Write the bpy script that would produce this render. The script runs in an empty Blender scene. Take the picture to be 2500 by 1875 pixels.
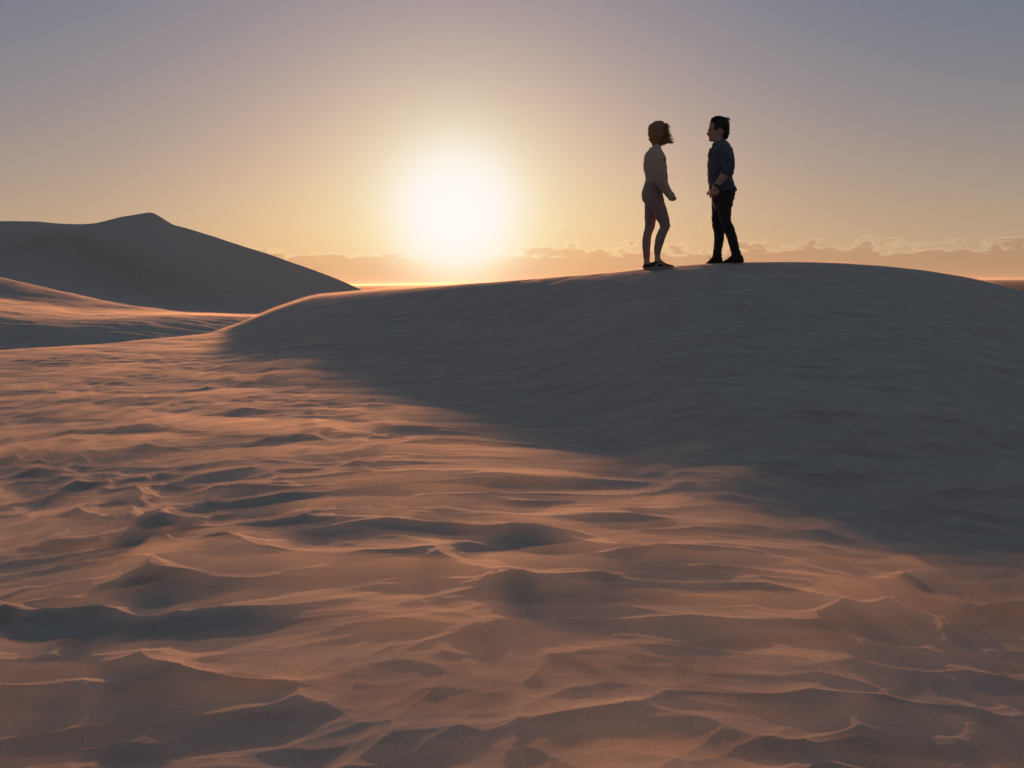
import bpy, bmesh, math, random
import numpy as np
from mathutils import Vector, Matrix, noise as mnoise
random.seed(7); RNG = np.random.default_rng(7)
D = bpy.data; C = bpy.context; SC = C.scene
COL = SC.collection

# ------------------------------------------------------------------ camera
LENS = 30.0; FPX = 2500*LENS/36.0
CAM = Vector((0, 0, 0.72))
PITCH = math.atan(245/FPX); ROLL = math.radians(-0.53)
cam_d = D.cameras.new('camera'); cam = D.objects.new('camera', cam_d); COL.objects.link(cam)
cam_d.lens = LENS; cam_d.sensor_width = 36; cam_d.clip_end = 60000; cam_d.clip_start = 0.05
ROT = Matrix.Rotation(math.pi/2-PITCH, 3, 'X') @ Matrix.Rotation(ROLL, 3, 'Z')
cam.matrix_world = Matrix.Translation(CAM) @ ROT.to_4x4()
SC.camera = cam
SC.render.resolution_x = 1024; SC.render.resolution_y = 768
RN = np.array(ROT)
def ray(px, py):
    """direction(s) of photo pixel(s), scaled so that y (forward) = 1"""
    px = np.asarray(px, float); py = np.asarray(py, float)
    v = np.stack([(px-1250)/FPX, (937.5-py)/FPX, -np.ones_like(px)], -1)
    w = v @ RN.T
    return w / w[..., 1:2]
def at(px, py, dist):
    return ray(px, py)*np.asarray(dist, float)[..., None] + np.array(CAM)

# ------------------------------------------------------------------ light
SUN = Vector(ray(1113, 520)); SUN.normalize()
sun_el = math.asin(SUN.z); sun_az = math.atan2(SUN.x, SUN.y)
SC.view_settings.view_transform = 'Standard'; SC.view_settings.look = 'None'
SC.view_settings.gamma = 1; SC.view_settings.exposure = 0.9
sl = D.lights.new('sun', 'SUN'); sun = D.objects.new('sun', sl); COL.objects.link(sun)
sl.energy = 2.25; sl.angle = math.radians(1.0); sl.color = (1.0, 0.40, 0.165)
sun.rotation_euler = (-SUN).to_track_quat('-Z', 'Y').to_euler(); sun.location = (0, 0, 30)

class NB:
    """tiny helper for building node maths"""
    def __init__(s, nt): s.nt = nt; s.N = nt.nodes; s.L = nt.links
    def put(s, sock, v):
        if isinstance(v, bpy.types.NodeSocket): s.L.new(v, sock)
        else:
            if isinstance(v, (tuple, list)) and len(v) == 3 and sock.type == 'RGBA': v = (*v, 1)
            sock.default_value = v
    def m(s, op, a, b=None, c=None, clamp=False):
        n = s.N.new('ShaderNodeMath'); n.operation = op; n.use_clamp = clamp
        s.put(n.inputs[0], a)
        if b is not None: s.put(n.inputs[1], b)
        if c is not None: s.put(n.inputs[2], c)
        return n.outputs[0]
    def vm(s, op, a, b=None, out=0):
        n = s.N.new('ShaderNodeVectorMath'); n.operation = op
        s.put(n.inputs[0], a)
        if b is not None:
            if op == 'SCALE': s.put(n.inputs[3], b)
            else: s.put(n.inputs[1], b)
        return n.outputs[out]
    def mix(s, f, a, b, blend='MIX'):
        n = s.N.new('ShaderNodeMix'); n.data_type = 'RGBA'; n.blend_type = blend; n.clamp_result = False
        s.put(n.inputs[0], f); s.put(n.inputs[6], a); s.put(n.inputs[7], b); return n.outputs[2]
    def noise(s, vec, scale, detail=3, rough=0.5, dist=0.0, dim='3D'):
        n = s.N.new('ShaderNodeTexNoise'); n.noise_dimensions = dim
        if vec is not None: s.put(n.inputs['Vector'], vec)
        n.inputs['Scale'].default_value = scale; n.inputs['Detail'].default_value = detail
        n.inputs['Roughness'].default_value = rough; n.inputs['Distortion'].default_value = dist
        return n.outputs[0]
    def sep(s, v):
        n = s.N.new('ShaderNodeSeparateXYZ'); s.put(n.inputs[0], v); return n.outputs
    def comb(s, x, y, z):
        n = s.N.new('ShaderNodeCombineXYZ')
        for i, q in enumerate((x, y, z)): s.put(n.inputs[i], q)
        return n.outputs[0]
    def ss(s, x, a, b):          # smoothstep
        n = s.N.new('ShaderNodeMapRange'); n.interpolation_type = 'SMOOTHSTEP'
        s.put(n.inputs[0], x); s.put(n.inputs[1], a); s.put(n.inputs[2], b)
        n.inputs[3].default_value = 0; n.inputs[4].default_value = 1
        return n.outputs[0]
    def ramp(s, x, stops, interp='B_SPLINE'):
        n = s.N.new('ShaderNodeValToRGB'); s.put(n.inputs[0], x); cr = n.color_ramp; cr.interpolation = interp
        while len(cr.elements) < len(stops): cr.elements.new(0.5)
        for e, (p, c) in zip(cr.elements, stops): e.position = p; e.color = (*c, 1)
        return n.outputs[0]

world = D.worlds.new('World'); SC.world = world; world.use_nodes = True
def build_world():
    nt = world.node_tree; nt.nodes.clear(); b = NB(nt)
    out = nt.nodes.new('ShaderNodeOutputWorld'); bg = nt.nodes.new('ShaderNodeBackground')
    nt.links.new(bg.outputs[0], out.inputs[0]); bg.inputs[1].default_value = 0.1
    sky = nt.nodes.new('ShaderNodeTexSky'); sky.sky_type = 'NISHITA'; sky.sun_disc = False
    sky.sun_elevation = sun_el; sky.sun_rotation = sun_az
    sky.air_density = 1.0; sky.dust_density = 3.5; sky.ozone_density = 2.0; sky.altitude = 0
    tc = nt.nodes.new('ShaderNodeTexCoord'); d = b.vm('NORMALIZE', tc.outputs['Generated'])
    x, y, z = b.sep(d)
    el = b.m('MULTIPLY', b.m('ARCSINE', z), 57.2958)                    # degrees
    az = b.m('MULTIPLY', b.m('ARCTAN2', x, y), 57.2958)
    dot = b.vm('DOT_PRODUCT', d, tuple(SUN), out=1)
    ang = b.m('MULTIPLY', b.m('ARCCOSINE', b.m('MINIMUM', dot, 0.9999999)), 57.2958)
    K = 1/0.1
    # the sky texture plus the warm dusty air near the horizon and the aureole round the low sun
    e8 = b.m('EXPONENT', b.m('MULTIPLY', b.m('MAXIMUM', el, 0.0), -1/8.0))
    add = b.vm('ADD', (.018, .054, .106), b.vm('SCALE', (.283, .147, .0), e8))
    def lobe(w, p, c):
        e = b.m('EXPONENT', b.m('MULTIPLY', b.m('POWER', b.m('DIVIDE', ang, w), p), -1.0))
        return b.vm('SCALE', c, e)
    for w, p, c in ((34.0, 1.5, (0, .0049, .0019)), (17.0, 1.4, (.0312, 0, 0)), (26.0, 1.6, (.033, .011, .013)), (4.3, 1.4, (.05, .245, .21)), (2.7, 1.6, (.95, .9, .85))):
        add = b.vm('ADD', add, lobe(w, p, c))
    col = b.vm('ADD', b.vm('SCALE', sky.outputs[0], 0.096), b.vm('SCALE', add, K))
    # behind the camera and overhead the sky is a paler grey-blue
    far = b.ss(ang, 46.0, 85.0)
    col = b.mix(far, col, (.60, .73, .95))
    # cloud bank low over the sea
    v = b.comb(b.m('MULTIPLY', az, 0.85), b.m('MULTIPLY', el, 2.0), 3.3)
    n1 = b.noise(v, 1.0, 6, 0.55); v2 = b.comb(b.m('MULTIPLY', az, 0.13), b.m('MULTIPLY', el, 0.9), 9.1)
    n2 = b.noise(v2, 1.0, 4, 0.5)
    top = b.m('ADD', 2.15, b.m('ADD', b.m('MULTIPLY', b.m('SUBTRACT', n1, 0.5), 2.4), b.m('MULTIPLY', b.m('SUBTRACT', n2, 0.5), 1.9)))
    dlt = b.m('SUBTRACT', top, el)
    bank = b.m('MULTIPLY', b.ss(dlt, -0.06, 0.34), b.ss(ang, 2.3, 6.5))
    rim = b.m('MULTIPLY', b.ss(dlt, -0.22, 0.02), b.m('SUBTRACT', 1.0, b.ss(dlt, 0.0, 0.22)))
    col = b.mix(b.m('MULTIPLY', bank, 0.60), col, b.mix(1.0, col, (.77, .62, .62), 'MULTIPLY'))
    col = b.mix(b.m('MULTIPLY', rim, 0.45), col, b.mix(1.0, col, (1.35, 1.35, 1.3), 'MULTIPLY'))
    # thin bright scraps inside the bank and streaks above it
    v3 = b.comb(b.m('MULTIPLY', az, 0.5), b.m('MULTIPLY', el, 3.6), 21.0)
    n3 = b.noise(v3, 1.0, 5, 0.6)
    scr = b.m('MULTIPLY', b.ss(n3, 0.60, 0.72), b.m('MULTIPLY', b.ss(el, 0.9, 1.6), b.m('SUBTRACT', 1.0, b.ss(el, 3.6, 4.6))))
    col = b.mix(b.m('MULTIPLY', scr, 0.5), col, b.mix(1.0, col, (1.3, 1.26, 1.15), 'MULTIPLY'))
    # the brightest air round the sun levels off softly
    def soft(c, cap):
        p3 = b.m('POWER', b.m('DIVIDE', c, cap), 4.0); return b.m('DIVIDE', c, b.m('POWER', b.m('ADD', p3, 1.0), 0.25))
    c3 = b.sep(col); col = b.comb(soft(c3[0], 5.4), soft(c3[1], 5.1), soft(c3[2], 4.9))
    nt.links.new(col, bg.inputs[0])
build_world()

# ------------------------------------------------------------------ helpers
def tag(o, label=None, cat=None, group=None, kind=None):
    if label: o['label'] = label
    if cat: o['category'] = cat
    if group: o['group'] = group
    if kind: o['kind'] = kind
    return o
def link(o, parent=None):
    COL.objects.link(o)
    if parent: o.parent = parent
    return o
def mesh_obj(name, verts, faces, mat, parent=None, smooth=True):
    me = D.meshes.new(name)
    if isinstance(verts, np.ndarray) and isinstance(faces, np.ndarray):
        nv, nf = len(verts), len(faces); k = faces.shape[1]
        me.vertices.add(nv); me.vertices.foreach_set('co', verts.astype(np.float32).ravel())
        me.loops.add(nf*k); me.loops.foreach_set('vertex_index', faces.astype(np.int32).ravel())
        me.polygons.add(nf); me.polygons.foreach_set('loop_start', np.arange(0, nf*k, k, dtype=np.int32))
        me.update(calc_edges=True); me.validate()
    else:
        me.from_pydata([tuple(v) for v in verts], [], [tuple(f) for f in faces]); me.update()
    me.polygons.foreach_set('use_smooth', [smooth]*len(me.polygons))
    o = D.objects.new(name, me); link(o, parent)
    if mat: me.materials.append(mat)
    return o
def principled(name, col, rough=0.8, spec=0.3, **kw):
    m = D.materials.new(name); m.use_nodes = True; p = m.node_tree.nodes['Principled BSDF']
    p.inputs['Base Color'].default_value = (*col, 1); p.inputs['Roughness'].default_value = rough
    p.inputs['Specular IOR Level'].default_value = spec
    for k, v in kw.items(): p.inputs[k.replace('_', ' ')].default_value = v
    return m, p, NB(m.node_tree)
# numpy gradient noise
_perm = RNG.permutation(512).astype(np.int64); _perm = np.concatenate([_perm, _perm])
_ga = RNG.random(512)*2*np.pi; _gx, _gy = np.cos(_ga), np.sin(_ga)
def perlin(x, y):
    xi = np.floor(x).astype(np.int64); yi = np.floor(y).astype(np.int64); xf = x-xi; yf = y-yi
    u = xf*xf*xf*(xf*(xf*6-15)+10); v = yf*yf*yf*(yf*(yf*6-15)+10)
    def g(i, j, a, c):
        h = _perm[(_perm[(i) & 511] + j) & 511]; return _gx[h]*a + _gy[h]*c
    n00 = g(xi, yi, xf, yf); n10 = g(xi+1, yi, xf-1, yf); n01 = g(xi, yi+1, xf, yf-1); n11 = g(xi+1, yi+1, xf-1, yf-1)
    return ((n00*(1-u)+n10*u)*(1-v) + (n01*(1-u)+n11*u)*v)*1.5
def fbm(x, y, o=4, l=2.0, g=0.5):
    s = 0; a = 1
    for i in range(o): s = s + a*perlin(x+17.3*i, y-9.1*i); x = x*l; y = y*l; a *= g
    return s
def worley(x, y, seed=0):
    xi = np.floor(x).astype(np.int64); yi = np.floor(y).astype(np.int64); best = np.full(x.shape, 9.0)
    for i in (-1, 0, 1):
        for j in (-1, 0, 1):
            h = _perm[(_perm[(xi+i+seed) & 511] + yi+j) & 511]; h2 = _perm[h]
            best = np.minimum(best, (xi+i+.5+.75*_gx[h]*.5-x)**2 + (yi+j+.5+.75*_gy[h2]*.5-y)**2)
    return best            # squared distance: bowls that meet in sharp crests
def sstep(x, a, b):
    t = np.clip((x-a)/(b-a), 0, 1); return t*t*(3-2*t)
def grid_faces(nr, nc, wrap=False):
    i = np.arange(nr-1)[:, None]; j = np.arange(nc if wrap else nc-1)[None, :]; jn = (j+1) % nc
    a = i*nc+j; b_ = i*nc+jn; c = (i+1)*nc+jn; d = (i+1)*nc+j
    return np.stack([a+0*b_, b_, c, d], -1).reshape(-1, 4)

# ------------------------------------------------------------------ sand material
def sand_material():
    m, p, b = principled('sand', (.50, .42, .34), 0.85, 0.2)
    tc = m.node_tree.nodes.new('ShaderNodeTexCoord'); o = tc.outputs['Object']
    n1 = b.noise(o, 0.7, 5, 0.55); n2 = b.noise(o, 60.0, 3, 0.6); n3 = b.noise(o, 900.0, 2, 0.6)
    c = b.mix(n1, (.47, .395, .325), (.56, .475, .39))
    q = b.sep(o); st = b.noise(b.comb(b.m('MULTIPLY', q[0], 2.2), b.m('MULTIPLY', q[1], 7.0), 4.0), 1.0, 5, .6, .5)
    c = b.mix(b.ss(st, .42, .68), c, (.40, .325, .265))                 # streaks of darker, coarser grains
    c = b.mix(b.m('MULTIPLY', n2, 0.35), c, (.40, .33, .27))
    c = b.mix(b.ss(n3, 0.58, 0.70), c, (.27, .20, .15)); c = b.mix(b.ss(b.noise(o, 420.0, 1, .5), 0.66, 0.74), c, (.80, .74, .66))
    m.node_tree.links.new(c, p.inputs['Base Color'])
    sx, sy, sz = b.sep(o)
    # fine wind ripples, a couple of centimetres apart, and grain
    w = b.comb(b.m('MULTIPLY', sx, 9.0), b.m('MULTIPLY', sy, 22.0), 0.0)
    rp = b.noise(w, 1.0, 4, 0.55, 0.6)
    bp = m.node_tree.nodes.new('ShaderNodeBump'); bp.inputs['Strength'].default_value = 0.35; bp.inputs['Distance'].default_value = 0.010
    m.node_tree.links.new(rp, bp.inputs['Height'])
    b2 = m.node_tree.nodes.new('ShaderNodeBump'); b2.inputs['Strength'].default_value = 0.7; b2.inputs['Distance'].default_value = 0.004
    m.node_tree.links.new(b.noise(o, 330.0, 3, 0.75), b2.inputs['Height']); m.node_tree.links.new(bp.outputs[0], b2.inputs['Normal'])
    m.node_tree.links.new(b2.outputs[0], p.inputs['Normal'])
    return m
SAND = sand_material()

# ------------------------------------------------------------------ near sand: foreground and the dune the people stand on
CR = np.array([(-600, 900, 8.0), (0, 859, 9.0), (166, 848, 9.8), (333, 834, 10.9), (457, 823, 12.0), (516, 814, 13.0), (575, 797, 14.5), (630, 773, 15.6),
      (690, 748, 15.8), (768, 723, 15.5), (893, 712, 14.8), (1017, 703, 14.0), (1130, 694, 13.2), (1243, 686, 12.6), (1356, 677, 11.7),
      (1469, 668, 11.0), (1582, 656, 10.45), (1695, 646, 10.45), (1774, 641, 10.6), (1921, 639, 10.8), (2034, 641, 11.1), (2147, 648, 11.4),
      (2260, 660, 11.8), (2373, 679, 12.1), (2500, 710, 12.4), (2700, 775, 12.6), (3300, 930, 12.0)])
_cw = at(CR[:, 0], CR[:, 1], CR[:, 2])
CT = _cw[:, 0]/_cw[:, 1]; CD = _cw[:, 1]; CZ = _cw[:, 2]
def smooth_interp(t, xs, ys, w):
    tt = np.linspace(xs[0]-1, xs[-1]+1, 6000); v = np.interp(tt, xs, ys)
    k = np.exp(-0.5*(np.arange(-300, 301)*(tt[1]-tt[0])/w)**2); k /= k.sum()
    vp = np.pad(v, 300, mode='edge'); v = np.convolve(vp, k, 'valid')
    return np.interp(t, tt, v)
def near_height(x, y):
    yy = np.maximum(y, 0.02); t = np.clip(x/yy, -1.6, 1.6)
    t = np.where(y > 0.02, t, np.sign(x)*1.6)
    dc = smooth_interp(t, CT, CD, 0.012); zc = smooth_interp(t, CT, CZ, 0.012)
    g = -0.012*np.minimum(np.abs(x-0.0), 4)**1.8*np.exp(-(y/3.6)**2) + 0.010*fbm(x*.35+3, y*.35, 2) - 0.03*sstep(y, 1.8, 4.5)*sstep(x, -1.5, 0.5) - 0.04*np.exp(-((x-.95)**2+((y-4.5)/1.4)**2)/1.0) - 0.05*sstep(x, .5, 1.7)*sstep(y, .8, 2.0)
    foot = 2.2 + 5.0*sstep(-t, -0.25, 0.10) - 1.6*sstep(-t, 0.12, 0.30)
    wr = np.clip(zc/1.0, 0, 1)
    s = np.clip((y-foot)/(dc-foot), 0, 1)
    S = s*s*(3-2*s); wt = sstep(t, -0.30, -0.08)*0.60; S = S*(1-wt) + wt*s**1.5; wl = sstep(-t, 0.13, 0.27)*0.9; S = S*(1-wl)+wl*(s-np.sin(2*np.pi*s)*.05)     # the face meets the crest at an angle on the right
    z = g*(1-S) + zc*S
    b = y-dc
    z = np.where(b > 0, zc - 0.42*(np.sqrt(b*b+0.7**2)-0.7), z)
    # sand forms
    near = 1-sstep(y, 3.0, 9.0)
    face = sstep(S, 0.10, 0.55)*sstep(zc, 0.1, 0.6)
    ang = 0.42*np.tanh(x*0.9)*np.exp(-(y/5.0)**2)
    u = x*np.cos(ang)-y*np.sin(ang); v = x*np.sin(ang)+y*np.cos(ang)
    wx = 0.22*perlin(x*1.3+5, y*1.3); wy = 0.20*perlin(x*1.2-8, y*1.5+4)
    # short scalloped hollows a hand or two across, crests leaning towards the camera
    fz = 6.2; U = (u+wx*.6)*fz*1.2; W = (v+wy*.6)*fz*1.05
    n0 = perlin(U*.8+31, W*.8+11); W2 = W + 0.25*n0; U2 = U + 0.25*perlin(U*1.1-7, W*1.1)
    w1 = worley(U2, W2); w2 = worley(U2*2.1+5, W2*2.3+9, 7); n = fbm(U*.42-9, W2*.42+3, 3)
    lump = sstep(fbm(x*.9+1, y*.9+6, 2), -0.6, 0.5)
    bumps = (0.40+0.75*lump)*(1+0.7*(1-sstep(y, 1.6, 4.0)))*(0.030*w1 + 0.009*w2) + 0.0075*n - 0.008
    fine_face = 0.017*worley(u*9+wx*4, v*7+wy*4, 3)*face
    fa = 1+1.2*face
    fine = 0.0014*fa*fbm((u+wx*.3)*7.0, (v+wy*.3)*12.0, 3)
    amp = (1-0.72*face)*(0.55+0.45*near)
    amp = amp*(1-sstep(b, -1.2, 0.2)*0.75)
    return z + bumps*amp + fine_face*(1-sstep(b, -.5, .1)) + fine*(0.7+0.5*near)*(1-sstep(b, -.6, .2)*.6)
def build_near():
    tl = np.tan(np.radians(np.linspace(-38, 38, 1150)))
    th_f = np.radians(np.linspace(-38, 38, 1150)); th_b = np.radians(np.linspace(38, 322, 60))[1:-1]
    th = np.concatenate([th_f, th_b])
    r = np.concatenate([[0.15, .5, 0.9], np.geomspace(1.2, 19.0, 1000), np.linspace(19.3, 32, 30)])
    R, T = np.meshgrid(r, th, indexing='ij'); x = R*np.sin(T); y = R*np.cos(T)
    z = np.empty_like(x)
    for i in range(0, len(r), 100): z[i:i+100] = near_height(x[i:i+100], y[i:i+100])
    V = np.stack([x, y, z], -1).reshape(-1, 3)
    F = grid_faces(len(r), len(th), True)
    o = mesh_obj('sand', V, F, SAND); tag(o, kind='structure'); return o
build_near()

def volume_mat(name, col, dens, g):
    m = D.materials.new(name); m.use_nodes = True; nt = m.node_tree; nt.nodes.clear()
    o = nt.nodes.new('ShaderNodeOutputMaterial'); v = nt.nodes.new('ShaderNodeVolumePrincipled')
    v.inputs['Color'].default_value = (*col, 1); v.inputs['Density'].default_value = dens; v.inputs['Anisotropy'].default_value = g
    nt.links.new(v.outputs[0], o.inputs['Volume']); return m
def shell(name, x, y, h, thick, under, mat):
    lo = np.stack([x, y, h-under], -1).reshape(-1, 3); hi = np.stack([x, y, h+thick], -1).reshape(-1, 3)
    nr, nc = x.shape; f = grid_faces(nr, nc); n = nr*nc
    ring = [i*nc for i in range(nr)] + [(nr-1)*nc+j for j in range(1, nc)] + [i*nc+nc-1 for i in range(nr-2, -1, -1)] + [j for j in range(nc-2, 0, -1)]
    a = np.array(ring); bb = np.roll(a, -1); side = np.stack([a, bb, bb+n, a+n], -1)
    o = mesh_obj(name, np.concatenate([lo, hi]), np.concatenate([f[:, ::-1], f+n, side]), mat); tag(o, kind='stuff'); return o
DUST = volume_mat('blown_sand', (.93, .82, .68), 1.6, 0.45)
def drift_layer():
    """ankle-low sheet of wind-blown sand skimming the ripples: a closed body of air and dust"""
    r = np.geomspace(1.0, 17.5, 420); th = np.radians(np.linspace(-37, 37, 420))
    R, T = np.meshgrid(r, th, indexing='ij'); x = R*np.sin(T); y = R*np.cos(T); h = near_height(x, y)
    st = fbm(x*1.3+2, y*2.6+9, 4); st2 = fbm(x*.4+20, y*.9, 2)
    thick = 1.2*(0.009+0.024*np.clip(0.45+0.9*st+0.7*st2, 0, 1.6))*(1+0.35*(1-sstep(y, 1.4, 3.2))-0.5*sstep(y, 3, 9))
    t = x/y; dc = smooth_interp(t, CT, CD, 0.012)
    thick = thick + 0.035*np.exp(-((y-dc+.1)/.8)**2)*sstep(t, -.36, -.28)*(1-sstep(t, -.17, -.02))
    shell('blown_sand', x, y, h, thick, 0.02, DUST)
drift_layer()

# ------------------------------------------------------------------ farther dunes as lofted sheets
def sheet(name, rows, cols, per, amp, ascale, mat, stretch=(1, 1), sm=14, sharp=None):
    """rows: far to near, each a list of (px, py, dist); interpolated over columns, then between rows"""
    px = np.linspace(*cols)
    P = []
    for r in rows:
        a = np.array(r, float)
        def sm1(v):
            w = 25; k = np.exp(-0.5*(np.arange(-w, w+1)*(px[1]-px[0])/sm)**2); k /= k.sum()
            return np.convolve(np.pad(v, w, mode='edge'), k, 'valid')
        P.append(at(px, sm1(np.interp(px, a[:, 0], a[:, 1])), sm1(np.interp(px, a[:, 0], a[:, 2]))))
    P = np.array(P); n = len(rows); out = []
    for i in range(n-1):
        p1 = P[i]; p2 = P[i+1]; p0 = P[max(i-1, 0)]; p3 = P[min(i+2, n-1)]
        if sharp is not None and i == sharp: p0 = 2*p1-p2                # a crisp crest: front and back do not blend
        if sharp is not None and i < sharp: p0 = 2*p1-p2; p3 = 2*p2-p1
        for t in np.linspace(0, 1, per, endpoint=(i == n-2)):
            out.append(0.5*((2*p1)+(-p0+p2)*t+(2*p0-5*p1+4*p2-p3)*t*t+(-p0+3*p1-3*p2+p3)*t**3))
    V = np.array(out); nr, nc = V.shape[:2]
    V[..., 2] += amp*fbm(V[..., 0]*ascale*stretch[0], V[..., 1]*ascale*stretch[1], 5)
    o = mesh_obj(name, V.reshape(-1, 3), grid_faces(nr, nc)[:, ::-1], mat)
    tag(o, kind='structure'); return V
def drop(row, dz_px, dist):     # same columns, farther and lower: the hidden back of a dune
    return [(a, b+dz_px, c+dist) for a, b, c in row]
mid_crest = [(-700, 620, 40), (0, 680, 38), (166, 717, 37), (291, 744, 36), (441, 765, 35), (582, 771, 34), (700, 774, 34), (1000, 800, 33)]
mid_terr = [(-700, 690, 34), (0, 727, 33), (166, 752, 32), (291, 760, 32), (441, 768, 31.5), (582, 772.5, 31), (700, 776, 31), (1000, 805, 31)]
mid_brink = [(-700, 745, 22), (0, 768, 22), (166, 786, 22), (291, 781, 23), (441, 775, 25), (582, 775.5, 27), (700, 781, 28), (1000, 810, 28)]
mid_face = [(-700, 835, 18.5), (0, 835, 18.5), (166, 845, 18.5), (291, 840, 19), (441, 830, 20.5), (582, 820, 22), (700, 830, 23), (1000, 860, 23)]
mid_foot = [(-700, 960, 15), (0, 950, 15.5), (291, 930, 16), (582, 900, 18), (1000, 900, 19)]
MID = sheet('middle_dune', [drop(mid_crest, 60, 12), drop(mid_crest, 12, 4), mid_crest, mid_terr, mid_brink, mid_face, mid_foot], (-700, 1000, 700), 60, 0.028, 0.9, SAND, (1, 1.6))
def mid_drift():
    V = MID[100:262:3, ::3][::-1]; x, y, h = V[..., 0], V[..., 1], V[..., 2]
    st = fbm(x*.5+2, y*1.2+9, 4); t = 0.025+0.07*np.clip(.45+.9*st, 0, 1.5)
    e = np.linspace(0, 1, V.shape[0])[:, None]; t = t*sstep(e, 0, .2)*(1-sstep(e, .88, 1))+.004
    shell('blown_sand', x, y, h, t, 0.05, volume_mat('far_blown_sand', (.93, .82, .68), .30, 0.45))
mid_drift()
far_crest = [(-900, 590, 130), (-300, 556, 130), (0, 540, 130), (90, 541, 130), (125, 544.5, 130), (158, 546.5, 130), (195, 546, 130), (233, 543, 130), (262, 537, 130), (291, 530, 130), (330, 523, 130),
             (362, 518, 130), (374, 519.5, 130), (422, 548, 128), (524, 578, 127), (665, 623, 126), (769, 659, 125), (823, 680, 124), (886, 710, 123), (960, 748, 122), (1100, 800, 122)]
far_ledge = [(-900, 640, 116), (0, 590, 118), (120, 562, 121), (190, 566, 121), (350, 612, 108), (430, 638, 104), (500, 662, 103), (600, 690, 104), (750, 722, 105), (886, 745, 113), (1100, 830, 112)]
far_edge = [(-900, 700, 112), (0, 640, 112), (110, 615, 117), (190, 628, 116), (345, 700, 101), (430, 712, 98), (500, 712, 97.5), (650, 735, 98), (886, 765, 101), (1100, 850, 98)]
far_low = [(-900, 740, 96), (0, 675, 98), (190, 690, 99), (345, 725, 95), (430, 748, 91), (650, 770, 88), (886, 785, 95), (1100, 870, 94)]
far_foot = [(-900, 800, 66), (0, 740, 68), (300, 775, 66), (600, 800, 64), (1100, 880, 64)]
sheet('far_dune', [drop(far_crest, 90, 45), drop(far_crest, 5, 5), far_crest, far_ledge, far_edge, far_low, far_foot], (-900, 1100, 900), 50, 0.10, 0.12, SAND, (1, 1.5), 3, sharp=2)

# low ground beyond, beach edge and sea
def plain():
    xs = np.linspace(-900, 900, 60); ys = np.concatenate([np.linspace(-60, 60, 20), np.geomspace(70, 420, 40)])
    Y, X = np.meshgrid(ys, xs, indexing='ij')
    Z = -5.2 + 0.5*fbm(X*.02, Y*.03, 4) - 12*sstep(Y+8*perlin(X*.01, Y*.01), 230, 330)
    Z = np.where((np.abs(X) < 60) & (Y < 35), -7.0, Z)
    tag(mesh_obj('low_sand_plain', np.stack([X, Y, Z], -1).reshape(-1, 3), grid_faces(len(ys), len(xs)), SAND), kind='structure')
plain()
def sea():
    m, p, b = principled('sea_water', (.05, .045, .05), 0.8, 0.12, IOR=1.33)
    tc = m.node_tree.nodes.new('ShaderNodeTexCoord')
    sx, sy, sz = b.sep(tc.outputs['Object'])
    n = b.noise(b.comb(b.m('MULTIPLY', sx, .02), b.m('MULTIPLY', sy, .05), 0.0), 1.0, 8, .65)
    bp = m.node_tree.nodes.new('ShaderNodeBump'); bp.inputs['Strength'].default_value = .6; bp.inputs['Distance'].default_value = 3
    m.node_tree.links.new(n, bp.inputs['Height']); m.node_tree.links.new(bp.outputs[0], p.inputs['Normal'])
    r = np.concatenate([[100, 400], np.geomspace(600, 32000, 24)]); th = np.radians(np.linspace(-90, 90, 60))
    R, T = np.meshgrid(r, th, indexing='ij')
    V = np.stack([R*np.sin(T), R*np.cos(T), np.full_like(R, -15.0)], -1).reshape(-1, 3)
    tag(mesh_obj('sea', V, grid_faces(len(r), len(th))[:, ::-1], m), kind='structure')
sea()

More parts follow.
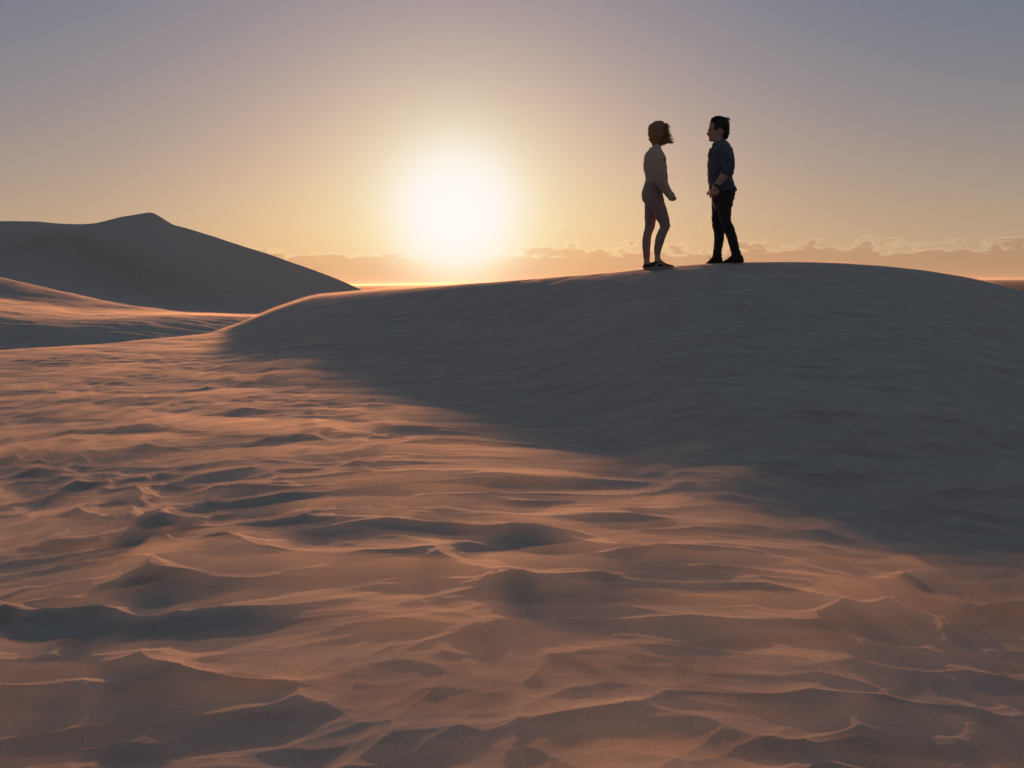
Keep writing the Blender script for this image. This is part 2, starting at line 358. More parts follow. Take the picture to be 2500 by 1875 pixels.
# ------------------------------------------------------------------ people
def crop(u, v, D0):
    """u, v in a close-up's units (3.95 to a photo pixel, from 1500, 260) on the upright plane at distance D0"""
    return at(1500+np.asarray(u, float)/3.95, 260+np.asarray(v, float)/3.95, D0)
class Fig:
    """collects lofted limbs on one figure's plane and melts them into continuous meshes"""
    def __init__(s, D0, origin, dz): s.D = D0; s.o = np.array(origin); s.dz = dz
    def p(s, u, v, y=0.0):
        return crop(u, v, s.D+y) - s.o
    def loft(s, secs, bm, grow=0.0, n=20, sq=1.0, cap=True):
        rings = []
        L = []
        for a in secs:
            l = s.p(a[0], a[1], a[4]); r = s.p(a[2], a[3], a[4]); c = (l+r)/2; h = (r-l)/2; hl = np.linalg.norm(h); e = h/max(hl, 1e-6)
            L.append([c, e, max(hl+grow, .001), max(a[5]+grow, .001)])
        if cap:    # rounded ends
            def endcap(A, B):
                d = A[0]-B[0]; d = d/np.linalg.norm(d); k = min(A[2], A[3])*0.55
                return [[A[0]+d*k*q, A[1], A[2]*w, A[3]*w] for q, w in ((.5, .86), (.85, .55), (1.0, .12))]
            L = endcap(L[0], L[1])[::-1] + L + endcap(L[-1], L[-2])
        for c, e, rx, ry in L:
            ring = []
            for k in range(n):
                t = 2*math.pi*k/n; ct, st = math.cos(t), math.sin(t)
                cx = math.copysign(abs(ct)**sq, ct); sy = math.copysign(abs(st)**sq, st)
                ring.append(bm.verts.new(Vector(c + e*rx*cx + np.array([0, 1, 0])*ry*sy)))
            rings.append(ring)
        for a, b in zip(rings[:-1], rings[1:]):
            for k in range(n): bm.faces.new((a[k], a[(k+1) % n], b[(k+1) % n], b[k]))
        bm.faces.new(rings[0][::-1]); bm.faces.new(rings[-1])
    def ball(s, u, v, y, rx, ry, rz, bm, seg=16):
        c = s.p(u, v, y)
        g = bmesh.ops.create_uvsphere(bm, u_segments=seg, v_segments=seg//2+2, radius=1)
        for w in g['verts']: w.co = Vector((c[0]+w.co.x*rx, c[1]+w.co.y*ry, c[2]+w.co.z*rz))
    def tube(s, pts, r, bm, n=8):      # pts (u, v, y), r a number or list, round wire
        P = [s.p(*q) for q in pts]; R = r if isinstance(r, (list, tuple)) else [r]*len(P)
        wire(P, R, bm, n)
def wire(P, R, bm, n=6):
    rings = []
    for i, c in enumerate(P):
        t = P[min(i+1, len(P)-1)]-P[max(i-1, 0)]; t = t/max(np.linalg.norm(t), 1e-9)
        a = np.cross(t, [0.03, 1, 0.02]); a = a/max(np.linalg.norm(a), 1e-9); b_ = np.cross(t, a)
        rings.append([bm.verts.new(Vector(c+R[i]*(a*math.cos(2*math.pi*k/n)+b_*math.sin(2*math.pi*k/n)))) for k in range(n)])
    for a, b_ in zip(rings[:-1], rings[1:]):
        for k in range(n): bm.faces.new((a[k], a[(k+1) % n], b_[(k+1) % n], b_[k]))
    bm.faces.new(rings[0][::-1]); bm.faces.new(rings[-1])
def melt(name, bm, mat, parent, voxel=0.006, smooth=4, wr=0.0, wscale=(14, 14, 14), keep=None):
    bmesh.ops.recalc_face_normals(bm, faces=bm.faces)
    me = D.meshes.new('raw'); bm.to_mesh(me); bm.free()
    o = D.objects.new(name, me); COL.objects.link(o)
    m = o.modifiers.new('r', 'REMESH'); m.mode = 'VOXEL'; m.voxel_size = voxel; m.adaptivity = 0
    if smooth: q = o.modifiers.new('s', 'SMOOTH'); q.factor = 0.5; q.iterations = smooth
    dg = C.evaluated_depsgraph_get(); dg.update(); me2 = D.meshes.new_from_object(o.evaluated_get(dg))
    o.modifiers.clear(); o.data = me2; D.meshes.remove(me); me2.name = name
    if wr:
        nv = len(me2.vertices); co = np.empty(nv*3); no = np.empty(nv*3)
        me2.vertices.foreach_get('co', co); me2.vertices.foreach_get('normal', no); co = co.reshape(-1, 3); no = no.reshape(-1, 3)
        d = np.array([mnoise.noise(Vector((c[0]*wscale[0], c[1]*wscale[1], c[2]*wscale[2]))) + .5*mnoise.noise(Vector((c[0]*wscale[0]*2.3, c[1]*wscale[1]*2.3, c[2]*wscale[2]*2.3+7))) for c in co])
        d = np.abs(d)*1.6-.5
        co = co + no*(d*wr)[:, None]; me2.vertices.foreach_set('co', co.ravel()); me2.update()
    me2.polygons.foreach_set('use_smooth', [True]*len(me2.polygons))
    me2.materials.clear(); me2.materials.append(mat); o.parent = parent; return o
def plainmesh(name, bm, mat, parent, smooth=True):
    bmesh.ops.recalc_face_normals(bm, faces=bm.faces)
    me = D.meshes.new(name); bm.to_mesh(me); bm.free(); me.materials.append(mat)
    me.polygons.foreach_set('use_smooth', [smooth]*len(me.polygons))
    o = D.objects.new(name, me); link(o, parent); return o
def cloth(name, col, rough=0.9, weave=900, sheen=0.25):
    m, p, b = principled(name, col, rough, 0.15)
    p.inputs['Sheen Weight'].default_value = sheen; p.inputs['Sheen Roughness'].default_value = .5
    tc = m.node_tree.nodes.new('ShaderNodeTexCoord'); o = tc.outputs['Object']
    n = b.noise(o, 22, 4, .6); c = b.mix(n, tuple(q*.82 for q in col), tuple(q*1.18 for q in col)); m.node_tree.links.new(c, p.inputs['Base Color'])
    bp = m.node_tree.nodes.new('ShaderNodeBump'); bp.inputs['Strength'].default_value = .4; bp.inputs['Distance'].default_value = .002
    m.node_tree.links.new(b.noise(o, weave, 2, .5), bp.inputs['Height']); m.node_tree.links.new(bp.outputs[0], p.inputs['Normal'])
    return m
SKIN, _p, _b = principled('skin', (.48, .255, .185), .55, .35, Subsurface_Weight=.12, Subsurface_Scale=.01)
def hair_mat(name, c1, c2):
    m, p, b = principled(name, c1, .45, .5); nt = m.node_tree
    tc = nt.nodes.new('ShaderNodeTexCoord'); c = b.mix(b.noise(tc.outputs['Object'], 60, 3, .6), c1, c2); nt.links.new(c, p.inputs['Base Color'])
    tr = nt.nodes.new('ShaderNodeBsdfTranslucent'); b.put(tr.inputs[0], tuple(min(1, q*1.6) for q in c2)); mx = nt.nodes.new('ShaderNodeMixShader')
    mx.inputs[0].default_value = .35; nt.links.new(p.outputs[0], mx.inputs[1]); nt.links.new(tr.outputs[0], mx.inputs[2])
    nt.links.new(mx.outputs[0], nt.nodes['Material Output'].inputs[0]); return m

def head_secs(f):      # profile of the skull and face; f maps (u, v) of the man's head; front is the first edge
    raw = [(112, 950, 1058, .050), (130, 930, 1078, .068), (155, 917, 1088, .076), (180, 913, 1092, .078), (200, 911, 1090, .077), (218, 918, 1086, .074), (240, 912, 1078, .070),
           (262, 908, 1062, .064), (280, 908, 1048, .057), (295, 912, 1028, .050), (308, 914, 1008, .043), (318, 920, 990, .034)]
    return [(*f(a, v), *f(b_, v+ (0 if v < 250 else -8)), 0.0, w) for v, a, b_, w in raw]
def build_head(F, f, bm, k=1.0):
    F.loft([(a[0], a[1], a[2], a[3], 0, a[5]*k) for a in head_secs(f)], bm, sq=.92)
    F.tube([(*f(914, 208), 0), (*f(908, 228), 0), (*f(899, 246), 0), (*f(897, 257), 0), (*f(908, 264), 0)], [.006*k, .008*k, .011*k, .0125*k, .009*k], bm, 10)   # nose
    F.ball(*f(909, 259), -.011*k, .009, .008, .007, bm, 10); F.ball(*f(909, 259), .011*k, .009, .008, .007, bm, 10)
    F.tube([(*f(913, 278), -.022*k), (*f(908, 277), -.01*k), (*f(906, 277), 0), (*f(908, 277), .01*k), (*f(913, 278), .022*k)], [.003, .005, .006, .005, .003], bm, 8)   # lips
    F.tube([(*f(914, 288), -.020*k), (*f(909, 287), -.01*k), (*f(908, 287), 0), (*f(909, 287), .01*k), (*f(914, 288), .020*k)], [.003, .005, .006, .005, .003], bm, 8)
    F.tube([(*f(926, 203), -.052*k), (*f(914, 199), -.035*k), (*f(912, 203), 0), (*f(914, 199), .035*k), (*f(926, 203), .052*k)], [.004, .008, .007, .008, .004], bm, 8)  # brow
    F.ball(*f(924, 312), 0, .020*k, .022*k, .014*k, bm, 12)     # chin
    for sgn in (-1, 1):
        F.tube([(*f(1012, 205), .076*sgn*k), (*f(1022, 197), .082*sgn*k), (*f(1034, 208), .087*sgn*k), (*f(1033, 228), .085*sgn*k), (*f(1021, 248), .078*sgn*k), (*f(1013, 252), .074*sgn*k)], [.006, .007, .007, .007, .007, .006], bm, 8)
        F.ball(*f(1021, 226), .074*sgn*k, .013, .010, .024, bm, 12)
def fingers(F, bm, specs):
    for pts, r in specs: F.tube(pts, r, bm, 8)
def shoe(F, parent, prof, y, half, upper_m, sole_m, th, d=1):
    """prof: (u, v_bottom, v_top) from heel to toe or back; a padded upper on a rubber sole"""
    n = len(prof)
    w = [half*(.62+.38*math.sin(math.pi*min(1, max(0, (i+.6)/(n-.2))))) for i in range(n)]
    bm = bmesh.new(); F.loft([(u, vb-th*.6, u, min(vt, vb-th*.7), y, w[i]*.93) for i, (u, vb, vt) in enumerate(prof)], bm, sq=.85)
    up = melt('shoe', bm, upper_m, parent, .005, 3, .0012, (40, 40, 40))
    bm = bmesh.new(); F.loft([(u, vb, u, vb-th, y, w[i]) for i, (u, vb, vt) in enumerate(prof)], bm, sq=.6, cap=False); melt('sole', bm, sole_m, up, .0035, 2)
    return up
def root_for(D0, u, v, label):
    q = crop(u, v, D0); r = D.objects.new('person', None); COL.objects.link(r)
    g = float(near_height(np.array([q[0]]), np.array([q[1]]))[0]); dz = g-q[2]
    r.location = (q[0], q[1], g); tag(r, label, 'person'); print('person dz', dz)
    return r, Fig(D0, q, 0.0)

def build_woman():
    R, F = root_for(10.28, 425, 1550, 'woman in a light sweater and leggings, hair blown across her face, facing the man')
    knit = cloth('sweater_knit', (.48, .31, .225), .95, 500, .3); leg = cloth('legging_cloth', (.32, .195, .165), .8, 1200)
    torso = [(395, 340, 447, 352, 0, .056), (378, 352, 449, 386, 0, .085), (335, 385, 458, 404, 0, .145), (304, 430, 478, 440, 0, .185), (284, 480, 492, 488, 0, .19), (278, 530, 501, 535, 0, .18),
             (284, 590, 509, 590, 0, .165), (294, 640, 512, 640, 0, .155), (300, 685, 512, 686, 0, .155), (294, 714, 508, 716, 0, .16)]
    def arm(y0, du=0, dv=0):
        q = [(352, 415, 462, 425, -.02, .055), (346, 480, 476, 485, .015, .062), (344, 560, 482, 560, .03, .064), (350, 630, 490, 630, .035, .064), (374, 700, 510, 685, .03, .062),
             (415, 755, 530, 738, .02, .058), (455, 800, 550, 775, .01, .052), (492, 842, 566, 806, 0, .045), (527, 884, 577, 832, 0, .036)]
        return [(a+du, b_+dv, c+du, d+dv, y0+(e if y0 > 0 else -e), g) for a, b_, c, d, e, g in q]
    nleg = [(290, 880, 478, 885, -.075, .085), (316, 920, 493, 930, -.08, .086), (346, 952, 505, 968, -.083, .084), (375, 1010, 517, 1016, -.085, .077), (404, 1065, 528, 1065, -.085, .069), (430, 1108, 536, 1103, -.085, .060),
            (440, 1145, 539, 1140, -.085, .055), (424, 1178, 522, 1180, -.085, .054), (405, 1212, 503, 1213, -.085, .056), (392, 1260, 486, 1262, -.085, .057), (387, 1310, 469, 1312, -.085, .050), (384, 1362, 453, 1363, -.085, .041), (384, 1406, 445, 1408, -.085, .035)]
    fleg = [(290, 890, 420, 890, .075, .085), (290, 960, 412, 960, .08, .082), (292, 1040, 403, 1040, .085, .074), (295, 1110, 396, 1110, .085, .062), (290, 1160, 384, 1160, .085, .055), (277, 1210, 363, 1210, .085, .054),
            (268, 1262, 353, 1262, .085, .056), (267, 1320, 350, 1320, .085, .052), (273, 1380, 346, 1380, .085, .042), (280, 1444, 343, 1446, .085, .035)]
    hips = [(294, 708, 432, 710, 0, .125), (281, 750, 447, 758, 0, .145), (265, 800, 462, 808, 0, .16), (262, 840, 471, 850, 0, .168), (268, 880, 482, 888, 0, .165), (292, 915, 470, 925, 0, .15)]
    f = lambda u, v: (505-(u-905)*.88, 142+(v-95)*.90)
    # body: one continuous surface under the clothes
    bm = bmesh.new()
    farm = [(350, 420, 450, 425, .165, .052), (345, 500, 465, 500, .19, .06), (345, 600, 465, 600, .20, .06), (352, 700, 462, 695, .20, .058), (372, 770, 462, 762, .19, .048), (392, 830, 458, 824, .18, .038)]
    for secs in (torso, nleg, fleg, hips, arm(-.185), farm): F.loft(secs, bm, grow=-.012)
    build_head(F, f, bm, .93)
    F.loft([(388, 290, 448, 300, 0, .048), (390, 330, 443, 335, 0, .047), (385, 360, 448, 385, 0, .055)], bm)
    for dy, du, dv in ((-.185, 0, 0), (.175, -122, 6)):
        g = lambda u, v, y: (u+du, v+dv, dy+(y if dy < 0 else -y))
        F.loft([(515+du, 870+dv, 562+du, 822+dv, dy, .024), (534+du, 884+dv, 577+du, 838+dv, dy, .020), (545+du, 886+dv, 588+du, 852+dv, dy, .021)], bm)
        fingers(F, bm, [([g(584, 852, -.028), g(594, 864, -.030), g(590, 877, -.030), g(580, 876, -.028)], [.010, .0095, .009, .008]),
                        ([g(578, 860, -.010), g(588, 872, -.012), g(582, 884, -.012), g(571, 880, -.010)], [.010, .0095, .009, .008]),
                        ([g(569, 867, .010), g(576, 880, .008), g(568, 888, .008), g(558, 882, .010)], [.0095, .009, .0085, .0075]),
                        ([g(558, 874, .026), g(562, 886, .026), g(553, 891, .026), g(546, 884, .026)], [.0085, .008, .0075, .007]),
                        ([g(548, 866, -.020), g(546, 880, -.036), g(552, 889, -.040), g(563, 888, -.036)], [.011, .0105, .0095, .008])])
    for leg_s, yy in ((nleg, -.085), (fleg, .085)):
        a = leg_s[-1]
        F.loft([(a[0]+5, a[1]-20, a[2]-5, a[3]-20, yy, .032), (a[0]+3, a[1]+10, a[2]-2, a[3]+10, yy, .029), (a[0]+2, a[1]+45, a[2]+2, a[3]+42, yy, .031), (a[0]-4, a[1]+72, a[2]+20, a[3]+70, yy, .033)], bm)
    body = melt('body', bm, SKIN, R, .0055, 3)
    bm = bmesh.new(); F.loft(torso, bm, sq=.95)
    F.loft([(390, 332, 448, 345, 0, .054), (380, 348, 452, 366, 0, .066)], bm)
    for a in (arm(-.185), farm): F.loft(a, bm)
    sw = melt('sweater', bm, knit, R, .0065, 3, .010, (11, 11, 7))
    bm = bmesh.new(); F.loft([(522, 878, 572, 828, -.185, .038), (531, 888, 581, 838, -.185, .036)], bm, cap=False); melt('cuff', bm, knit, sw, .004, 2, .0015, (60, 60, 60))
    bm = bmesh.new(); F.loft([(296, 702, 509, 704, 0, .162), (293, 718, 507, 719, 0, .163)], bm, cap=False); melt('hem_band', bm, knit, sw, .004, 2, .0015, (60, 60, 20))
    bm = bmesh.new()
    for q in (hips, nleg, fleg): F.loft(q, bm)
    melt('leggings', bm, leg, R, .006, 3, .0045, (16, 16, 10))
    # hair
    hm = hair_mat('auburn_hair', (.24, .125, .065), (.46, .25, .12))
    bm = bmesh.new()
    F.loft([(360, 142, 482, 144, 0, .055), (338, 156, 498, 158, 0, .080), (329, 180, 503, 182, 0, .093), (322, 220, 504, 222, 0, .098), (325, 260, 500, 262, 0, .097), (334, 292, 478, 296, 0, .090), (346, 318, 462, 322, 0, .078), (358, 338, 444, 342, 0, .062)], bm)
    F.loft([(418, 262, 425, 338, -.03, .055), (462, 272, 466, 340, -.03, .045), (505, 292, 507, 338, -.03, .030), (540, 308, 541, 336, -.025, .016), (568, 322, 568, 332, -.02, .006)], bm, n=14)
    hr = melt('hair', bm, hm, R, .006, 2, .010, (10, 40, 26))
    bm = bmesh.new(); rr = random.Random(5)
    for i in range(640):
        zone = rr.random(); y = rr.uniform(-.09, .09)
        if zone < .55:      # long front locks swept forward in the wind
            v0 = rr.uniform(225, 330); u0 = rr.uniform(430, 500); ln = rr.uniform(30, 98)*(.68+.45*(v0-225)/105); v1 = v0 + rr.gauss(8 + (300-v0)*.25, 14)
            v1 = min(v1, 345); c = rr.gauss(-6, 10)
            pts = [(u0, v0, y), (u0+ln*.4, v0+(v1-v0)*.35+c*.6, y*.9), (u0+ln*.75, v0+(v1-v0)*.7+c, y*.8+rr.gauss(0, .01)), (u0+ln, v1, y*.7+rr.gauss(0, .015))]
        elif zone < .8:     # curls over the brow
            v0 = rr.uniform(146, 225); u0 = rr.uniform(470, 500); ln = rr.uniform(14, 42)
            pts = [(u0, v0, y), (u0+ln*.6, v0+rr.uniform(-8, 6), y), (u0+ln, v0+rr.uniform(4, 22), y), (u0+ln*.85, v0+rr.uniform(18, 40), y)]
        elif zone < .93:    # over the crown
            u0 = rr.uniform(335, 470); v0 = 150+abs(u0-410)*.10; pts = [(u0, v0, y*.6), (u0+18, v0-11, y*.6), (u0+42, v0-12+rr.gauss(0, 3), y*.6), (u0+66, v0-3+rr.gauss(0, 5), y*.6)]
        else:               # nape
            u0 = rr.uniform(395, 445); v0 = rr.uniform(315, 340); pts = [(u0, v0, y*.6), (u0+10, v0+14, y*.6), (u0+22, v0+22+rr.gauss(0, 6), y*.5), (u0+36+rr.gauss(0, 8), v0+26+rr.gauss(0, 8), y*.5)]
        w = rr.uniform(.0009, .0020); F.tube(pts, [w*1.3, w*1.2, w*.8, w*.3], bm, 4)
    plainmesh('loose_strands', bm, hm, hr)
    # shoes
    up = cloth('dark_canvas', (.035, .022, .022), .85, 900); so, _, _ = principled('shoe_rubber', (.34, .29, .27), .7, .3); wh, _, _ = principled('shoe_stripe_leather', (.62, .56, .52), .6, .3)
    prof = [(357, 1540, 1492), (364, 1546, 1480), (385, 1546, 1474), (412, 1545, 1468), (440, 1543, 1464), (462, 1542, 1474), (488, 1541, 1487), (516, 1539, 1499), (542, 1537, 1505), (560, 1536, 1510), (571, 1532, 1516)]
    s1 = shoe(F, R, prof, -.085, .046, up, so, 22)
    s2 = shoe(F, R, [(u-79, a+10, b_+18) for u, a, b_ in prof], .085, .046, up, so, 22)
    bm = bmesh.new(); F.tube([(392, 1513, -.128), (415, 1502, -.131), (440, 1490, -.130), (462, 1496, -.131), (490, 1512, -.130), (512, 1520, -.127)], [.003, .0045, .0045, .004, .004, .002], bm, 6); plainmesh('side_stripe', bm, wh, s1)
    lm, _, _ = principled('lace_cord', (.10, .075, .07), .9, .2)
    bm = bmesh.new()
    for q in ([(446, 1470, -.09), (458, 1461, -.10), (474, 1462, -.105), (484, 1468, -.10)], [(446, 1470, -.08), (462, 1470, -.085), (478, 1474, -.08)], [(440, 1476, -.115), (452, 1478, -.085), (446, 1482, -.055)], [(456, 1485, -.118), (466, 1484, -.085), (460, 1488, -.053)]): F.tube(q, .0022, bm, 5)
    plainmesh('lace', bm, lm, s1)
    return R
build_woman()

def build_man():
    R, F = root_for(10.52, 1065, 1500, 'man in a dark shirt and black trousers wearing glasses, facing the woman')
    sh = cloth('dark_shirt_cotton', (.078, .076, .098), .9, 900); tr = cloth('black_denim', (.030, .027, .026), .9, 1300, .12)
    torso = [(958, 345, 1060, 296, 0, .060), (946, 372, 1084, 328, 0, .11), (932, 398, 1108, 356, 0, .165), (914, 435, 1134, 408, 0, .205), (906, 480, 1148, 468, 0, .21), (900, 560, 1146, 556, 0, .195),
             (897, 640, 1138, 645, 0, .175), (902, 700, 1138, 698, 0, .17), (910, 758, 1156, 752, 0, .175), (915, 800, 1166, 786, 0, .175), (918, 828, 1167, 800, 0, .172)]
    def sleeve(y0, du=0):
        q = [(1010, 368, 1088, 338, -.075, .045), (1026, 408, 1126, 384, -.02, .058), (1032, 450, 1150, 436, .015, .064), (1036, 500, 1164, 500, .035, .066), (1038, 560, 1163, 570, .04, .064), (1030, 604, 1152, 634, .04, .066), (1024, 628, 1132, 652, .038, .064)]
        return [(a+du, b_, c+du, d, y0+(e if y0 > 0 else -e), g) for a, b_, c, d, e, g in q]
    def fore(y0, du=0, dv=0):
        q = [(1022, 625, 1118, 645, .038, .046), (1005, 665, 1085, 688, .034, .043), (980, 708, 1048, 728, .02, .036), (962, 738, 1012, 762, .01, .030), (952, 762, 998, 782, .0, .030)]
        return [(a+du, b_+dv, c+du, d+dv, y0+(e if y0 > 0 else -e), g) for a, b_, c, d, e, g in q]
    fleg = [(936, 870, 1092, 870, .08, .09), (937, 960, 1082, 960, .09, .086), (940, 1040, 1076, 1040, .09, .08), (942, 1110, 1070, 1110, .09, .071), (943, 1150, 1067, 1150, .09, .067), (956, 1200, 1063, 1198, .09, .062),
            (961, 1262, 1060, 1262, .09, .063), (959, 1320, 1048, 1320, .09, .057), (951, 1380, 1037, 1382, .09, .050), (944, 1428, 1030, 1432, .09, .047)]
    nleg = [(980, 870, 1158, 870, -.08, .09), (985, 930, 1138, 925, -.088, .088), (992, 990, 1128, 985, -.09, .084), (1003, 1045, 1124, 1035, -.09, .079), (1022, 1110, 1126, 1092, -.09, .073), (1045, 1162, 1150, 1145, -.09, .067), (1067, 1210, 1168, 1196, -.09, .064),
            (1088, 1272, 1187, 1260, -.09, .063), (1106, 1332, 1199, 1325, -.09, .056), (1120, 1382, 1209, 1376, -.09, .050), (1130, 1418, 1217, 1412, -.09, .048)]
    hips = [(932, 752, 1150, 748, 0, .15), (936, 805, 1165, 800, 0, .165), (936, 850, 1162, 842, 0, .168), (937, 893, 1150, 895, 0, .16), (950, 930, 1120, 930, 0, .14)]
    f = lambda u, v: (u, v)
    bm = bmesh.new()
    for secs in (torso[:-1], nleg, fleg, hips, sleeve(-.185), sleeve(.185, -10)): F.loft(secs, bm, grow=-.013)
    build_head(F, f, bm)
    F.loft([(950, 312, 1040, 262, 0, .050), (954, 330, 1046, 285, 0, .052), (958, 350, 1062, 312, 0, .060), (950, 385, 1075, 350, 0, .075)], bm)
    for y0, du, dv in ((-.185, 0, 0), (.165, -38, 22)):
        F.loft(fore(y0, du, dv), bm)
        s_ = -1 if y0 < 0 else 1; g = lambda u, v, y: (u+du, v+dv, y0+s_*y)
        F.loft([(950+du, 766+dv, 1000+du, 784+dv, y0, .027), (944+du, 786+dv, 1002+du, 800+dv, y0-s_*.01, .026), (942+du, 806+dv, 998+du, 816+dv, y0-s_*.02, .022)], bm)
        # fingers resting round the pocket edge, thumb out in front
        fingers(F, bm, [([g(996, 796, .012), g(1006, 806, .010), g(1005, 820, 0), g(1000, 832, -.012)], [.0105, .010, .0095, .0085]),
                        ([g(984, 804, .014), g(992, 816, .012), g(990, 830, .002), g(985, 842, -.010)], [.0105, .010, .0095, .0085]),
                        ([g(970, 808, .012), g(976, 821, .012), g(973, 835, .002), g(968, 846, -.010)], [.010, .0098, .009, .008]),
                        ([g(955, 808, .008), g(960, 820, .008), g(957, 832, .0), g(953, 841, -.008)], [.009, .0088, .008, .007]),
                        ([g(950, 785, .006), g(938, 800, .014), g(934, 815, .014), g(937, 827, .008)], [.0125, .012, .011, .009])])
    for q, yy in ((nleg, -.09), (fleg, .09)):
        a = q[-1]; F.loft([(a[0]+10, a[1]-15, a[2]-10, a[3]-15, yy, .034), (a[0]+6, a[1]+12, a[2]-6, a[3]+12, yy, .032), (a[0]-2, a[1]+40, a[2]-4, a[3]+44, yy, .034)], bm)
    melt('body', bm, SKIN, R, .0055, 3)
    bm = bmesh.new(); F.loft(torso, bm, sq=.95, cap=False)
    for q in (sleeve(-.185), sleeve(.185, -10)): F.loft(q, bm)
    F.loft([(912, 398, 930, 392, -.05, .04), (905, 425, 935, 428, -.05, .05), (901, 470, 930, 474, -.05, .04)], bm)     # full breast pocket
    F.loft([(1060, 770, 1162, 770, 0, .17), (1090, 795, 1168, 792, 0, .168), (1120, 808, 1168, 806, 0, .16)], bm)       # shirt tail behind
    st = melt('shirt', bm, sh, R, .0065, 3, .012, (10, 10, 8))
    bm = bmesh.new(); F.loft([(950, 352, 1058, 288, 0, .066), (944, 372, 1072, 318, 0, .085)], bm, cap=False); F.loft([(944, 350, 962, 340, -.03, .02), (936, 392, 962, 380, -.045, .03)], bm); melt('collar', bm, sh, st, .005, 2, .003, (20, 20, 20))
    bm = bmesh.new(); F.loft([(1028, 596, 1156, 622, -.226, .068), (1020, 628, 1140, 656, -.224, .067)], bm, cap=False, sq=.9); melt('rolled_cuff', bm, sh, st, .005, 2, .005, (22, 22, 22))
    bm = bmesh.new()
    for q in (hips, nleg, fleg): F.loft(q, bm)
    for (u, v, u2, v2, y) in ((948, 1412, 1034, 1418, .09), (1124, 1396, 1216, 1392, -.09), (944, 1428, 1032, 1434, .09), (1130, 1412, 1220, 1410, -.09)):
        F.loft([(u, v-5, u2+2, v2-5, y, .052), (u-2, v+5, u2+4, v2+5, y, .052)], bm)      # bunched ankle folds
    melt('trousers', bm, tr, R, .006, 3, .008, (11, 11, 13))
    # hair, brushed up and back, curling at the nape
    hm = hair_mat('dark_hair', (.012, .009, .007), (.035, .022, .014))
    bm = bmesh.new()
    F.loft([(958, 96, 1040, 96, 0, .040), (932, 112, 1075, 110, 0, .068), (925, 132, 1092, 130, 0, .082), (938, 152, 1101, 152, 0, .088), (962, 176, 1105, 178, 0, .089), (972, 200, 1105, 204, 0, .087)], bm, sq=.62)
    for sg in (-1, 1):     # temples and sideburns, lying on the skull
        F.loft([(962, 160, 1010, 160, sg*.074, .014), (966, 185, 1008, 185, sg*.076, .012), (968, 200, 992, 201, sg*.074, .007), (970, 216, 984, 217, sg*.072, .004)], bm)
    F.loft([(1036, 200, 1105, 200, 0, .084), (1040, 235, 1102, 240, 0, .076), (1044, 262, 1096, 272, 0, .062), (1060, 286, 1082, 296, 0, .035)], bm)
    hr = melt('hair', bm, hm, R, .0055, 3, .005, (16, 24, 24))
    bm = bmesh.new(); rr = random.Random(3)
    for i in range(620):
        y = rr.uniform(-.075, .075); z_ = rr.random()
        if z_ < .12:       # wisps falling over the temple and forehead
            u0 = rr.uniform(925, 985); pts = [(u0+14, 112+rr.uniform(0, 14), y), (u0+2, 124, y*1.05), (u0-5, 140+rr.uniform(-6, 6), y*1.08), (u0-4+rr.gauss(0, 4), 156+rr.uniform(-8, 10), y*1.08)]
        elif z_ < .145:    # sideburn and round the ear
            u0 = rr.uniform(965, 1000); sg = 1 if y > 0 else -1; pts = [(u0, 165, .084*sg), (u0+2, 182, .085*sg), (u0+1, 198, .083*sg), (u0-2+rr.gauss(0, 3), 212+rr.uniform(-8, 8), .079*sg)]
        elif z_ < .26:     # lifted by the wind on top
            u0 = rr.uniform(975, 1075); ln = rr.uniform(10, 46); q_ = rr.uniform(-5, 9); pts = [(u0, 104+abs(u0-1010)*.12, y*.7), (u0+ln*.5, 93+abs(u0-1010)*.12, y*.7), (u0+ln, 90+q_+abs(u0-1010)*.28+rr.gauss(0, 3), y*.7), (u0+ln*1.2, 96+q_*1.5+abs(u0-1010)*.45+rr.gauss(0, 5), y*.7)]
        elif z_ < .7:
            t = rr.random(); u0 = 930+t*130; v0 = 112-26*math.sin(math.pi*min(1, t*.9+.12))+rr.uniform(0, 8); ln = rr.uniform(22, 50)
            pts = [(u0, v0+10, y), (u0+ln*.4, v0-5, y), (u0+ln*.8, v0-4+t*9+rr.gauss(0, 3), y), (u0+ln*1.1, v0+2+t*24+rr.gauss(0, 5), y)]
        elif z_ < .85:
            v0 = rr.uniform(130, 230); pts = [(1092, v0, y), (1104, v0+8, y), (1107+rr.gauss(0, 2), v0+22, y), (1103+rr.gauss(0, 4), v0+40, y)]
        else:
            u0 = rr.uniform(1048, 1096); pts = [(u0, 262, y*.7), (u0+2, 280, y*.6), (u0-4, 294, y*.5), (u0-14+rr.gauss(0, 5), 302+rr.gauss(0, 5), y*.45)]
        pts = [(a+rr.gauss(0, 1.5), b2+rr.gauss(0, 2), c) for a, b2, c in pts]; w = rr.uniform(.0012, .0032); F.tube(pts, [w*1.3, w*1.3, w, w*.3], bm, 4)
    plainmesh('loose_strands', bm, hm, hr)
    # glasses
    fm, _, _ = principled('spectacle_frame', (.02, .017, .015), .35, .5); gm, gp, _ = principled('spectacle_lens', (.95, .97, .97), .05, .5, Transmission_Weight=1.0, IOR=1.45)
    bm = bmesh.new()
    for sgn in (-1, 1):
        c0 = .034*sgn; pts = [(903+1.5*math.cos(a), 222-17*math.sin(a), c0+.024*math.cos(a)) for a in [2*math.pi*k/18 for k in range(19)]]
        F.tube(pts, .0014, bm, 5); F.tube([(905, 212, .058*sgn), (925, 207, .074*sgn), (965, 205, .080*sgn), (1012, 202, .086*sgn), (1022, 214, .086*sgn)], .0018, bm, 5)
    F.tube([(902, 218, -.010), (900, 215, 0), (902, 218, .010)], .0014, bm, 5)
    gl = plainmesh('glasses', bm, fm, R)
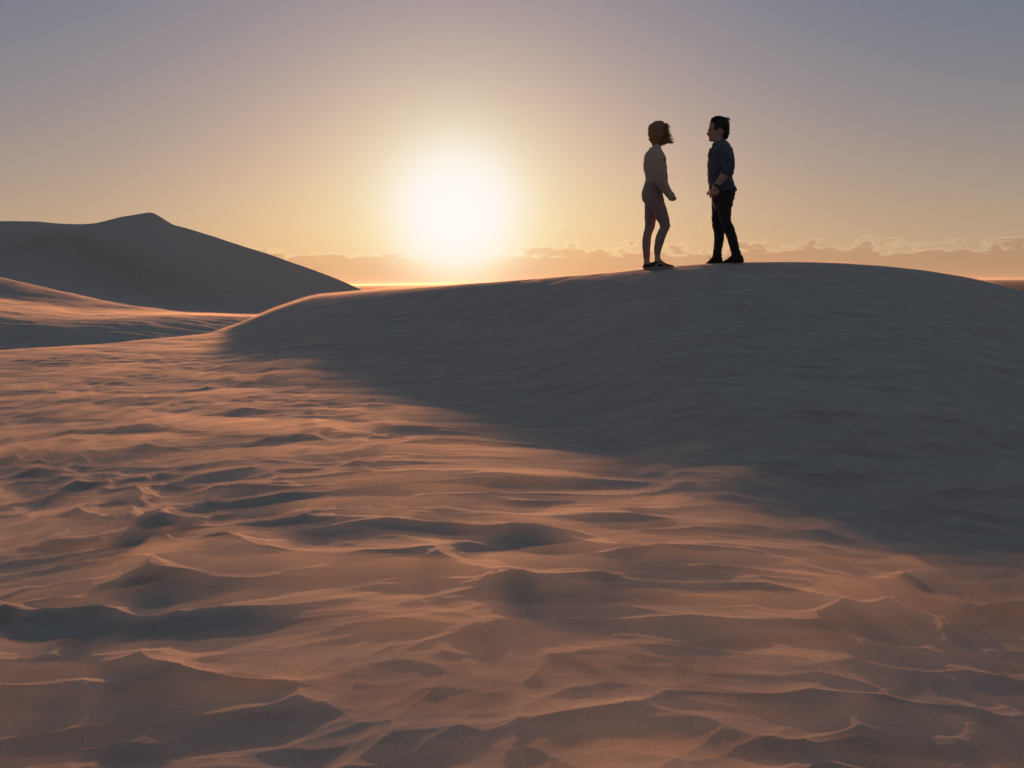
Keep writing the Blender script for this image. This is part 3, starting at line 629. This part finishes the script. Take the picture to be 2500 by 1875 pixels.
    for sgn in (-1, 1):
        bm = bmesh.new(); F.ball(903, 222, .034*sgn, .0015, .0235, .021, bm, 20); plainmesh('lens', bm, gm, gl)
    # watch
    wm, _, _ = principled('watch_rubber', (.012, .011, .011), .45, .5)
    bm = bmesh.new(); F.loft([(964, 731, 1020, 757, -.202, .036), (955, 748, 1010, 772, -.196, .034)], bm, cap=False, sq=.9); F.ball(982, 752, -.232, .019, .006, .019, bm); melt('watch', bm, wm, R, .003, 1)
    # pale cord hanging from the hand
    cm, _, _ = principled('pale_cord', (.75, .55, .40), .8, .3)
    bm = bmesh.new(); F.tube([(954, 738, -.235), (946, 775, -.235), (943, 827, -.22), (939, 860, -.20), (940, 885, -.19), (946, 907, -.19), (955, 925, -.19), (963, 945, -.19), (970, 970, -.19), (979, 994, -.188)], [.0015, .0015, .002, .003, .003, .002, .0026, .003, .003, .0015], bm, 6)
    cd = plainmesh('cord', bm, cm, None); cd.matrix_world = Matrix.Translation(R.location); tag(cd, "pale thin cord dangling from the man's hand in front of his trousers", 'cord')
    # suede boots
    up = cloth('dark_suede', (.030, .019, .016), .95, 700); so, _, _ = principled('boot_sole', (.02, .015, .014), .8, .3); lm, _, _ = principled('boot_lace', (.03, .02, .02), .9, .2)
    b1 = shoe(F, R, [(1243, 1490, 1462), (1236, 1498, 1432), (1222, 1499, 1414), (1196, 1499, 1408), (1165, 1499, 1408), (1134, 1499, 1416), (1114, 1499, 1436), (1090, 1499, 1456), (1062, 1499, 1474), (1042, 1496, 1486)], -.09, .050, up, so, 9)
    b2 = shoe(F, R, [(1040, 1494, 1470), (1034, 1502, 1440), (1018, 1504, 1424), (996, 1506, 1418), (968, 1508, 1420), (944, 1510, 1438), (922, 1511, 1462), (902, 1512, 1482), (884, 1510, 1498)], .09, .050, up, so, 9)
    for par, q0, y in ((b2, (930, 1452), .09), (b1, (1112, 1436), -.09)):
        bm = bmesh.new(); a, b_ = q0
        F.tube([(a, b_, y), (a-14, b_-8, y+.01), (a-26, b_-3, y+.015), (a-24, b_+6, y+.01), (a-8, b_+5, y)], .0013, bm, 5); F.tube([(a, b_, y), (a-14, b_-14, y-.01), (a-25, b_-25, y-.012)], .0013, bm, 5)
        plainmesh('lace', bm, lm, par)
    return R
build_man()

def headland():
    x = np.linspace(-230, 520, 160); k = np.linspace(0, 1, 24)
    X, K = np.meshgrid(x, k, indexing='xy'); Y = 380 + K*120 + 10*perlin(X*.02, K*2)
    prof = np.sin(np.pi*K)**.7*(6.5+5.5*sstep(X, 190, 300)+1.0*fbm(X*.03, Y*.03, 4))*sstep(X, 150, 240)
    m, p, b = principled('coastal_scrub', (.07, .075, .045), .95, .1)
    tc = m.node_tree.nodes.new('ShaderNodeTexCoord'); c = b.mix(b.noise(tc.outputs['Object'], .2, 5, .6), (.05, .055, .03), (.12, .10, .06)); m.node_tree.links.new(c, p.inputs['Base Color'])
    tag(mesh_obj('headland', np.stack([X, Y, -15.3+prof], -1).reshape(-1, 3), grid_faces(24, 160), m), kind='structure')
headland()
def haze():
    v = [(x, y, z) for x in (-33000, 33000) for y in (-100, 33000) for z in (-17, 22)]
    o = mesh_obj('haze', v, [(0, 1, 3, 2), (4, 6, 7, 5), (0, 4, 5, 1), (2, 3, 7, 6), (0, 2, 6, 4), (1, 5, 7, 3)], volume_mat('haze', (.95, .90, .85), 0.00004, 0.6), smooth=False)
    tag(o, kind='stuff')
haze()
